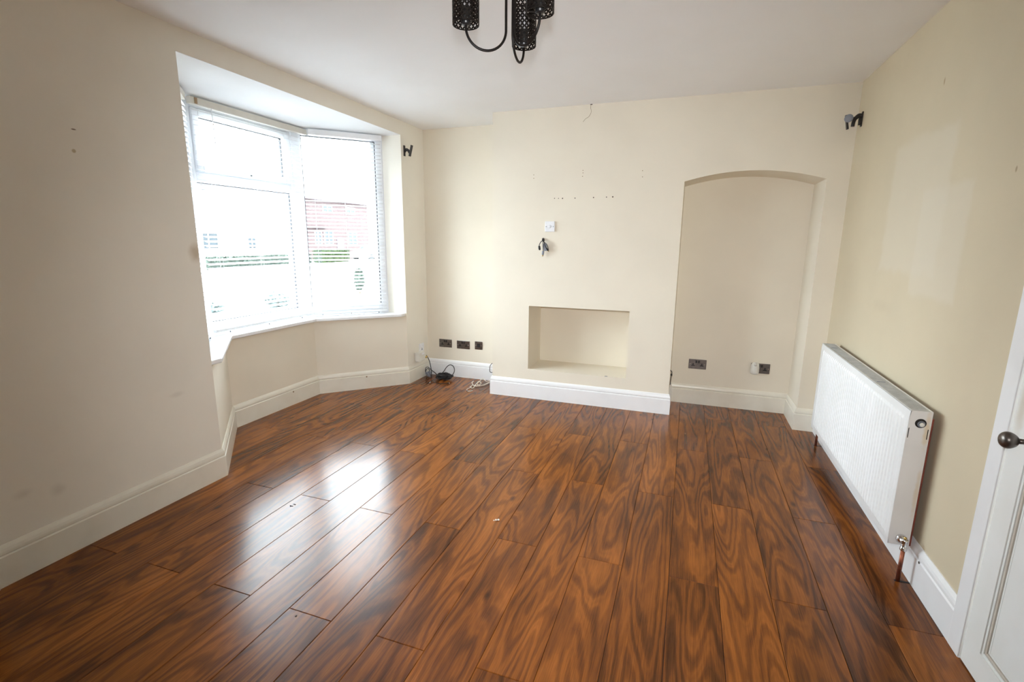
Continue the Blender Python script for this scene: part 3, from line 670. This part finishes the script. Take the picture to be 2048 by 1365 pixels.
# ------------------------------------------------------------------ loose cables
def wire(pts, r, name, m, parent, n=7, sub=8): return MB().tube(spline(pts, sub), r, n).build(name, m, parent)
def connector(p, d, name, m, parent, r=.008, l=.035, tip=None):
    d = Vector(d).normalized()
    o = MB().lathe([(r * .5, 0), (r, .004), (r, l * .7), (r * .75, l)], p, d, 10).build(name, m, parent)
    if tip: MB().lathe([(r * .6, l), (r * .6, l * 1.28), (0, l * 1.3)], p, d, 8).build('contact', tip, parent)
    return o
# cables coming out of the hole above the niche
c0 = px(1086.5, 479, 1, YC)
t = thing('cable_tail', c0, 'three black connector leads hanging from hole in chimney breast', 'cable')
MB().lathe([(.012, .0), (.012, .002), (0, .003)], c0, (0, -1, 0), 12).build('wall_hole', M['dark'], t)
c1 = px(1086.5, 480, 1, YC - .020)
MB().tube([c0 + Vector((0, 0, 0)), c1, px(1087, 483, 1, YC - .026)], [.011, .011, .009], 10).build('cable_bunch', M['black_plastic'], t)
wire([c1, px(1082, 484, 1, YC - .045), px(1079, 489, 1, YC - .048), px(1078.3, 493, 1, YC - .042)], .0032, 'lead', M['black_plastic'], t)
p = px(1078.3, 492, 1, YC - .042); q = px(1079.3, 500, 1, YC - .036); connector(p, q - p, 'connector', M['black_plastic'], t, .0095, .036)
wire([c1, px(1086, 486, 1, YC - .035), px(1086, 494, 1, YC - .034), px(1086.5, 502, 1, YC - .028)], .0032, 'lead', M['black_plastic'], t)
p = px(1086.5, 502, 1, YC - .028); q = px(1085.3, 511, 1, YC - .024); connector(p, q - p, 'connector', M['grey_plastic'], t, .010, .036, M['brass'])
wire([c1, px(1088.5, 486, 1, YC - .045), px(1090.5, 492, 1, YC - .042), px(1092.5, 497, 1, YC - .035)], .0032, 'lead', M['black_plastic'], t)
p = px(1089.5, 487, 1, YC - .022); q = px(1091.5, 502, 1, YC - .020)
MB().obox((p + q) / 2, (q - p).cross(Vector((0, 1, 0))), (0, 1, 0), q - p, .014, .010, .032).build('plug_housing', M['grey_plastic'], t, bevel=.003)
p = px(1092.5, 496, 1, YC - .036); q = px(1096.5, 502, 1, YC - .028); connector(p, q - p, 'connector', M['black_plastic'], t, .007, .03, M['brass'])
wire([px(1089, 485, 1, YC - .02), px(1094, 490, 1, YC - .03), px(1096, 496, 1, YC - .02), px(1097, 501, 1, YC - .012)], .003, 'lead', M['black_plastic'], t)

# tangle in the corner
YK = 4.44
t = thing('cable_tangle', (-2.33, YK, 0), 'tangled heap of black cables on the floor in the window corner', 'cable')
K = lambda u, v, dy=0.0: px(u, v, 1, YK + dy)
def Fl(u, v, z=.006): return px(u, v, 2, z)
wire([px(852.5, 711, 0, XL + .035), K(857.5, 719, .05), K(861, 731, .03), K(863, 744, .01), K(862.5, 755, 0), K(862, 764, -.06)], .0042, 'cable', M['black_plastic'], t)
wire([K(866, 762, -.04), K(877, 752), K(886, 745), K(893, 735, .03), K(900, 730, .05), K(906.5, 733, .05), K(909, 741, .04), K(906, 749, .02), K(900.5, 754, 0)], .0042, 'cable', M['black_plastic'], t)
X_ = lambda u, v, d=.045: px(u, v, 0, XL + d)
wire([X_(852.5, 750), X_(851, 743), X_(851.5, 736.5), X_(855, 734.5), X_(859, 737, .06), K(864, 741.5, .02), K(870, 746, .0), K(876, 752, -.02)], .0038, 'cable', M['black_plastic'], t)
wire([K(889, 753), K(893, 748), K(898, 747.5), K(901, 751), K(900, 757, -.03), K(893, 758, -.04), K(886, 755, -.02)], .0036, 'cable', M['black_plastic'], t)
wire([K(878, 758, -.03), K(888, 752), K(896, 752), K(901, 756, -.02), K(896, 760, -.06), K(886, 761, -.08)], .0036, 'cable', M['black_plastic'], t)
wire([Fl(866, 763), Fl(875, 767), Fl(884, 767.5), Fl(893, 767), Fl(897, 765.5)], .0032, 'cable', M['black_plastic'], t)
random.seed(5)
wire([X_(854, 752), X_(851.5, 746), X_(853, 739), X_(857, 738, .055), X_(860, 743, .06), X_(859, 750, .06)], .0036, 'cable', M['black_plastic'], t)
for i in range(14):   # tied hank
    ph = random.random() * 6.28; lp = []
    cx_, cy_, cz = -2.305 + random.uniform(-.02, .02), YK - .045 + random.uniform(-.02, .02), .030 + random.uniform(-.005, .012)
    rx, rz = random.uniform(.045, .085), random.uniform(.014, .030)
    for j in range(11):
        a = ph + j / 10 * 6.28 * .92; lp.append((cx_ + rx * math.cos(a), cy_ + .022 * math.sin(a * 1.3 + i), max(.005, cz + rz * math.sin(a))))
    wire(lp, .0040, 'cable_loop', M['black_plastic'], t, 6, 4)
MB().lathe([(.020, 0), (.026, .003), (.026, .013), (.020, .016)], (-2.345, YK - .045, .030), (1, .2, .1), 14).build('cable_tie', M['black_plastic'], t)
for i, (u, v) in enumerate(((854, 747), (856.5, 750.5), (860, 746), (859.5, 753))):
    p = px(u, v, 0, XL + .075)
    MB().obox(p, (.8, -.3, .4 - .3 * i), (.2, .9, .1), (-.4, .1, .9), .016, .011, .013).build('grey_plug', M['grey_plastic'], t, bevel=.003)
connector(Fl(861, 764.5, .010), (.3, -.9, .1), 'connector', M['black_plastic'], t, .008, .03, M['white_plastic'])
connector(Fl(895, 766), (1, -.2, 0), 'connector', M['black_plastic'], t, .005, .02, M['white_plastic'])
p = px(851, 716, 0, XL + .04); connector(p, (.2, .5, .35), 'yellow_plug', M['brass'], t, .009, .028)

t = thing('white_cable', tuple(Fl(955, 772, 0)), 'loose white cable bunched on the floor beside the chimney breast', 'cable')
wire([Fl(979, 764, .02), Fl(970, 769, .015), Fl(960, 772, .008), Fl(954, 768, .016), Fl(958, 763, .02), Fl(962, 768, .012), Fl(953, 772, .004), Fl(945, 771, .004), Fl(940, 776, .004), Fl(934, 779, .004), Fl(936, 783, .004), Fl(945, 782, .004)], .0035, 'cable', M['cablewhite'], t)
wire([Fl(979, 766, .008), Fl(968, 771, .006), Fl(956, 773, .006), Fl(948, 772, .010), Fl(944, 766, .022), Fl(947, 763, .030)], .0035, 'cable', M['cablewhite'], t)
wire([Fl(979, 762, .030), Fl(972, 763, .045), Fl(966, 757, .055), Fl(962, 760, .04), Fl(957, 765, .020), Fl(951, 770, .006), Fl(946, 777, .004), Fl(940, 774, .004)], .0035, 'cable', M['cablewhite'], t)
connector(Fl(936, 782, .006), (-.6, -.6, 0), 'connector', M['black_plastic'], t, .005, .016)

t = thing('aerial_lead', (XCL - .02, 4.22, .2), 'thin dark lead looping out of left side of chimney breast', 'cable')
wire([Vector((XCL + .004, 4.22, .30)), px(981.5, 730, 1, 4.22), px(979.3, 738, 1, 4.22), px(981, 745, 1, 4.22), Vector((XCL + .004, 4.22, .185))], .0030, 'lead', M['black_plastic'], t)
t = thing('stub_cable', (XCR + .012, 4.2, .33), 'short dark cable stub on right side of chimney breast in recess', 'cable')
wire([Vector((XCR - .004, 4.19, .37)), Vector((XCR + .013, 4.18, .355)), Vector((XCR + .009, 4.18, .31)), Vector((XCR + .006, 4.18, .245))], .0032, 'lead', M['black_plastic'], t)
MB().lathe([(.007, 0), (.008, .004), (.006, .016)], (XCR + .011, 4.18, .325), (0, 0, 1), 10).build('connector', M['black_plastic'], t)

# ------------------------------------------------------------------ speaker brackets
t = thing('wall_bracket', (XL, 4.205, 2.23), 'small black speaker bracket on left wall beside the bay', 'bracket', 'speaker brackets in the far corners')
MB().box(XL, XL + .007, 4.190, 4.216, 2.178, 2.272).build('back_plate', M['black_plastic'], t, bevel=.002)
MB().tube(spline([(XL + .004, 4.203, 2.215), (XL + .022, 4.203, 2.236), (XL + .045, 4.203, 2.225), (XL + .058, 4.203, 2.205)], 5), .012, 10).build('arm', M['black_plastic'], t)
MB().lathe([(.012, -.014), (.013, -.012), (.013, .012), (.012, .014)], (XL + .030, 4.203, 2.232), (0, 1, 0), 14).build('pivot', M['black_plastic'], t)
MB().obox((XL + .070, 4.203, 2.222), (1, 0, -.28), (0, 1, 0), (.28, 0, 1), .006, .014, .050).build('front_plate', M['black_plastic'], t, bevel=.002)

t = thing('wall_bracket', (XR, 4.04, 2.225), 'small black speaker bracket with grey disc, high in right corner', 'bracket', 'speaker brackets in the far corners')
MB().box(XR - .007, XR, 4.028, 4.052, 2.175, 2.268).build('back_plate', M['black_plastic'], t, bevel=.002)
MB().tube(spline([(XR - .004, 4.04, 2.24), (XR - .020, 4.04, 2.247), (XR - .040, 4.035, 2.23), (XR - .055, 4.03, 2.222)], 5), .013, 10).build('arm', M['black_plastic'], t)
MB().tube(spline([(XR - .040, 4.035, 2.232), (XR - .050, 4.03, 2.205), (XR - .052, 4.03, 2.178)], 4), .011, 8).build('lower_lug', M['black_plastic'], t)
MB().tube(spline([(XR - .012, 4.04, 2.245), (XR - .016, 4.036, 2.215), (XR - .015, 4.034, 2.185)], 4), .007, 8).build('clamp', M['black_plastic'], t)
MB().obox((XR - .086, 4.040, 2.208), (1, 0, .2), (0, 1, 0), (-.2, 0, 1), .006, .012, .046).build('front_plate', M['black_plastic'], t, bevel=.002)
MB().lathe([(.025, 0), (.026, .004), (.022, .009), (0, .011)], (XR - .082, 4.020, 2.228), (-.3, -.95, 0), 20).build('grey_disc', M['grey_plastic'], t)

# ------------------------------------------------------------------ specks on the floor
cpos = px(992, 1042, 2, 0)
mb = MB(); mb.lathe([(.002, 0), (.006, .002), (.005, .006), (.002, .008)], cpos, (0, 0, 1), 7); mb.lathe([(.002, 0), (.007, .003), (.004, .007), (0, .008)], cpos + Vector((.011, .006, 0)), (0, 0, 1), 7)
mb.lathe([(.002, 0), (.004, .002), (.002, .005)], cpos + Vector((-.009, -.006, 0)), (0, 0, 1), 6)
tag(mb.build('crumb', M['cablewhite'], origin=cpos), 'small pale crumb of plaster on the open floor', 'debris')
for (u, v, nm, lb, cnt, m_) in ((586, 1012, 'dirt_flake', 'cluster of dark dirt flakes on a sunlit board near bay', 5, M['hole']), (592, 1233, 'dirt_speck', 'single round dark speck on a board at the lower left', 1, M['hole'])):
    c = px(u, v, 2, 0); mb = MB()
    for i in range(cnt): mb.lathe([(.0045, 0), (.004, .001), (0, .0014)], c + Vector((random.uniform(-.015, .015), random.uniform(-.015, .015), 0)) * (cnt > 1), (0, 0, 1), 7)
    tag(mb.build(nm, m_, origin=c), lb, 'debris')
c = px(1212, 753.5, 2, NB); mb = MB(); mb.obox(c + Vector((0, 0, .002)), (1, .2, 0), (-.2, 1, 0), (0, 0, 1), .012, .003, .002)
tag(mb.build('paint_flake', M['grey_plastic'], origin=c), 'thin grey paint flake on the floor of the wall niche', 'debris')

# ------------------------------------------------------------------ outside: street, houses, hedges, cars
E_ = {}
def em(name, c, c2, rough=.8, sc=2.0, spec=.3):
    k = mat(name, c, rough, spec=spec); vary(k, c2, sc); E_[name] = k; return k
em('paving', (.64, .63, .615), (.58, .575, .56), .9, .6); em('asphalt', (.24, .24, .24), (.20, .20, .20), .9, .8)
em('render', (.52, .51, .48), (.48, .47, .44)); em('roof_tile', (.36, .33, .32), (.30, .27, .26), .5, 6)
em('brick_red', (.064, .043, .042), (.053, .034, .033), .85, 3); em('white_frame', (.6, .6, .6), (.55, .55, .55)); em('hedge_leaf', (.030, .047, .012), (.020, .033, .010), .7, 5)
em('hedge_dark', (.030, .043, .031), (.021, .031, .023), .7, 5); em('car_paint', (.55, .56, .58), (.5, .51, .53), .25, 1, .6); em('tyre', (.03, .03, .03), (.04, .04, .04)); em('pane_dark', (.012, .019, .024), (.009, .015, .02), .2, 1, .25)
em('bark', (.12, .09, .06), (.08, .06, .04)); em('gutter', (.11, .09, .105), (.09, .075, .09))
em('lawn', (.12, .17, .06), (.09, .13, .05))
ground = struct('ground', MB().box(-160, XL - .4, -120, 160, GZ - .1, GZ), E_['paving'])
struct('road', MB().box(-24.5, -16.5, -120, 160, GZ, GZ + .004), E_['asphalt'])
kb_ = MB(); kb_.box(-16.5, -16.35, -120, 160, GZ, GZ + .10); kb_.box(-24.65, -24.5, -120, 160, GZ, GZ + .10)
struct('kerb', kb_, E_['paving'])

HX = -31.0; SCL = (HX - 0) / -28.0
def hz(z): return (z - 1.4135) * SCL + 1.4135
def house(label, y0, y1, zeave, zridge, wallm, wins, doors, hip=True, bays=()):
    t = thing('house', (HX - 4, (y0 + y1) / 2, GZ), label, 'house', 'houses across the street')
    w = MB(); w.box(HX - 8, HX, y0, y1, GZ, zeave); w.build('walls', wallm, t)
    r = MB(); ov = .35; xm_, yi = HX - 4, (2.2 if hip else -.0)
    r.add([(HX + ov, y0 - ov, zeave), (HX + ov, y1 + ov, zeave), (HX - 8 - ov, y1 + ov, zeave), (HX - 8 - ov, y0 - ov, zeave), (xm_, y0 + yi, zridge), (xm_, y1 - yi, zridge)],
          [(0, 1, 5, 4), (2, 3, 4, 5), (3, 0, 4), (1, 2, 5), (0, 3, 2, 1)]); r.build('roof', E_['roof_tile'], t)
    g_ = MB(); g_.box(HX + ov - .02, HX + ov + .10, y0 - ov, y1 + ov, zeave - .06, zeave + .04); g_.build('gutter', E_['gutter'], t)
    c_ = MB(); c_.box(HX - 4.5, HX - 3.5, (y0 + y1) / 2 - .5, (y0 + y1) / 2 + .5, zridge - .8, zridge + 1.0); c_.build('chimney', E_['render'], t)
    for ya, yb_, za, zb in wins:
        f = MB(); fw = .08
        f.box(HX - .02, HX + .05, ya - fw, ya, za - fw, zb + fw); f.box(HX - .02, HX + .05, yb_, yb_ + fw, za - fw, zb + fw)
        f.box(HX - .02, HX + .05, ya, yb_, za - fw, za); f.box(HX - .02, HX + .05, ya, yb_, zb, zb + fw); f.box(HX - .02, HX + .05, (ya + yb_) / 2 - .03, (ya + yb_) / 2 + .03, za, zb)
        fo_ = f.build('window', E_['white_frame'], t)
        MB().box(HX - .01, HX + .015, ya, yb_, za, zb).build('pane', E_['pane_dark'], fo_)
    for ya, yb_, zt in doors:
        MB().box(HX - .01, HX + .06, ya, yb_, GZ, zt).build('house_door', E_['gutter'], t)
    for ya, yb_, za, zb in bays: MB().box(HX, HX + .5, ya, yb_, za, zb).build('porch_canopy', E_['gutter'], t)
    return t
house('red brick house across the street, seen through right-hand pane of bay', 34.4, 43.4, hz(4.50), hz(4.5) + 2.3, E_['brick_red'],
      [(36.9, 38.0, hz(3.62), hz(4.05)), (40.1, 41.3, hz(3.6), hz(4.05)), (35.7, 36.4, hz(1.05), hz(2.0)), (36.9, 37.9, hz(1.05), hz(2.05)), (40.2, 41.4, hz(1.0), hz(2.0))],
      [(38.5, 39.4, hz(1.6))], True, [(34.6, 37.0, hz(2.30), hz(2.38))])
house('pale rendered house across the street, seen through middle pane of bay', 23.4, 33.2, hz(4.6), hz(4.6) + 2.2, E_['render'],
      [(28.55, 29.2, hz(.78), hz(1.5)), (24.6, 26.0, hz(.8), hz(1.7))],
      [(30.6, 31.5, hz(1.3))], True, [(24.2, 27.6, hz(1.92), hz(1.97))])

def foliage(c, size, n, leaf, seed, flat=False):
    rnd = random.Random(seed); mb = MB(); vs, fs = [], []
    for i in range(n):
        if flat:
            p = Vector((rnd.uniform(-1, 1), rnd.uniform(-1, 1), rnd.uniform(-1, 1))); ax = rnd.choice((0, 0, 2, 1)); p[ax] = rnd.choice((1, 1, -1)) * rnd.uniform(.88, 1.0)
        else:
            p = Vector((rnd.gauss(0, 1), rnd.gauss(0, 1), rnd.gauss(0, 1))).normalized() * rnd.uniform(.6, 1)
        p = Vector(c) + Vector((p.x * size[0], p.y * size[1], p.z * size[2]))
        a = Vector((rnd.gauss(0, 1), rnd.gauss(0, 1), rnd.gauss(0, 1))).normalized() * leaf; b_ = a.orthogonal().normalized() * leaf * .5
        o = len(vs); vs += [p - a, p + b_, p + a, p - b_]; fs.append((o, o + 1, o + 2, o + 3))
    mb.add(vs, fs); return mb
def hedge(label, x, y0, y1, z1, m_, seed):
    t = thing('hedge', (x, (y0 + y1) / 2, GZ), label, 'hedge', 'hedges across the street')
    c = (x, (y0 + y1) / 2, (GZ + z1) / 2); sz = (.5, (y1 - y0) / 2, (z1 - GZ) / 2)
    MB().box(x - .42, x + .42, y0 + .05, y1 - .05, GZ, z1 - .08).build('hedge_core', E_['hedge_dark'], t)
    tag(foliage(c, sz, 2600, .09, seed, True).build('leaves', m_, t), kind='stuff')
hedge('bright green clipped hedge before the red brick house', -27.4, 31.7, 34.9, .62, E_['hedge_leaf'], 1)
hedge('dull green hedge in front of the pale rendered house', -25.6, 20.3, 28.4, .35, E_['hedge_dark'], 2)

def car(label, c, paint, yaw=math.pi / 2):
    t = thing('car', c, label, 'car'); cx_, cy_, cz = c
    # side outline along y
    lower = [(-2.05, .28), (-2.08, .62), (-1.95, .80), (-1.1, .90), (1.55, .92), (2.0, .84), (2.08, .55), (2.02, .28)]
    cabin = [(-1.15, .88), (-.45, 1.36), (.75, 1.42), (1.35, 1.30), (1.75, .90)]
    b_ = MB(); b_.prism([(cy_ + y_, cz + z_) for y_, z_ in lower], 0, cx_ - .85, cx_ + .85); b_.build('body', paint, t, bevel=.05)
    b_ = MB(); b_.prism([(cy_ + y_, cz + z_) for y_, z_ in cabin], 0, cx_ - .70, cx_ + .70); b_.build('roof', paint, t, bevel=.05)
    for s_ in (-1, 1):
        for ya, yb_, yc, yd in ((-.98, -.46, .02, .02), (.10, .10, .72, 1.18)):
            w_ = MB(); xx = cx_ + s_ * .705
            zt = 1.30
            w_.add([(xx, cy_ + ya, cz + .93), (xx, cy_ + yb_, cz + zt), (xx, cy_ + yc, cz + zt), (xx, cy_ + yd, cz + .93)], [(0, 1, 2, 3)])
            o_ = w_.build('side_window', E_['pane_dark'], t); sm_ = o_.modifiers.new('thickness', 'SOLIDIFY'); sm_.thickness = .012
        for yy in (-1.3, 1.25): MB().lathe([(.20, -.1), (.31, -.09), (.31, .09), (.20, .1)], (cx_ + s_ * .78, cy_ + yy, cz + .31), (1, 0, 0), 20).build('wheel', E_['tyre'], t)
    MB().obox((cx_, cy_ - .80, cz + 1.13), (1, 0, 0), (0, .70, .48), (0, -.48, .70), .60, .30, .008).build('windscreen', E_['pane_dark'], t)
    MB().obox((cx_, cy_ + 1.56, cz + 1.11), (1, 0, 0), (0, .40, -.40), (0, .4, .4), .58, .22, .012).build('rear_window', E_['pane_dark'], t)
    return t
car('pale silver car parked across the street beside the bright hedge', (-26.9, 38.1, GZ), E_['car_paint'])
t = thing('garden_shrub', (-10.6, 14.2, GZ), 'upright dark green shrub in front garden behind right-hand blind', 'shrub', 'shrubs in the front garden')
MB().tube([(-10.6, 14.2, GZ), (-10.58, 14.2, GZ + .5), (-10.6, 14.22, .35)], [.03, .025, .012], 7).build('stem', E_['bark'], t)
tag(foliage((-10.6, 14.2, .05), (.17, .17, .42), 900, .05, 3).build('foliage', E_['hedge_dark'], t), kind='stuff')
em('shrub_pale', (.075, .095, .09), (.06, .08, .078), .7, 5)
for (u, v, w_, h_, lb) in ((556, 619, .30, .46, 'low grey-green shrub in front garden, low in the middle pane'), (420, 627, .34, .26, 'very low pale shrub in front garden, left of the middle pane')):
    c = px(u, v, 2, GZ); t = thing('garden_shrub', c, lb, 'shrub', 'shrubs in the front garden')
    MB().tube([c, c + Vector((.01, 0, h_ * .5)), c + Vector((0, .02, h_ * .8))], [.025, .02, .01], 6).build('stem', E_['bark'], t)
    tag(foliage(c + Vector((0, 0, h_ * .5)), (w_, w_, h_ * .5), 700, .05, int(u)).build('foliage', E_['shrub_pale'], t), kind='stuff')
t = thing('lamp_post', (-33.0, 44.0, GZ), 'thin grey pole rising behind the red brick house roof', 'pole')
MB().tube([(-33, 44, GZ), (-33, 44, 7.0)], .05, 8).build('post', E_['gutter'], t)
MB().box(-33.1, -32.9, 43.8, 44.2, 6.9, 7.05).build('lamp_head', E_['gutter'], t)

# sky portals in the window openings: they only help the renderer find the daylight
for nm, a, b_ in (('daylight_portal', SL, CL), ('daylight_portal', CL, CRt), ('daylight_portal', CRt, SR)):
    A, B = Vector((*a, 0)), Vector((*b_, 0)); d = (B - A).normalized(); nn = Vector((d.y, -d.x, 0)); c = (A + B) / 2 - nn * .08
    ld = bpy.data.lights.new(nm, 'AREA'); ld.shape = 'RECTANGLE'; ld.size = (B - A).length; ld.size_y = ZH - ZS; ld.cycles.is_portal = True
    lo = bpy.data.objects.new(nm, ld); COL.objects.link(lo); lo.location = (c.x, c.y, (ZH + ZS) / 2)
    z_ = -nn; x_ = d; y_ = z_.cross(x_)
    lo.matrix_world = Matrix(((x_.x, y_.x, z_.x, c.x), (x_.y, y_.y, z_.y, c.y), (x_.z, y_.z, z_.z, (ZH + ZS) / 2), (0, 0, 0, 1)))
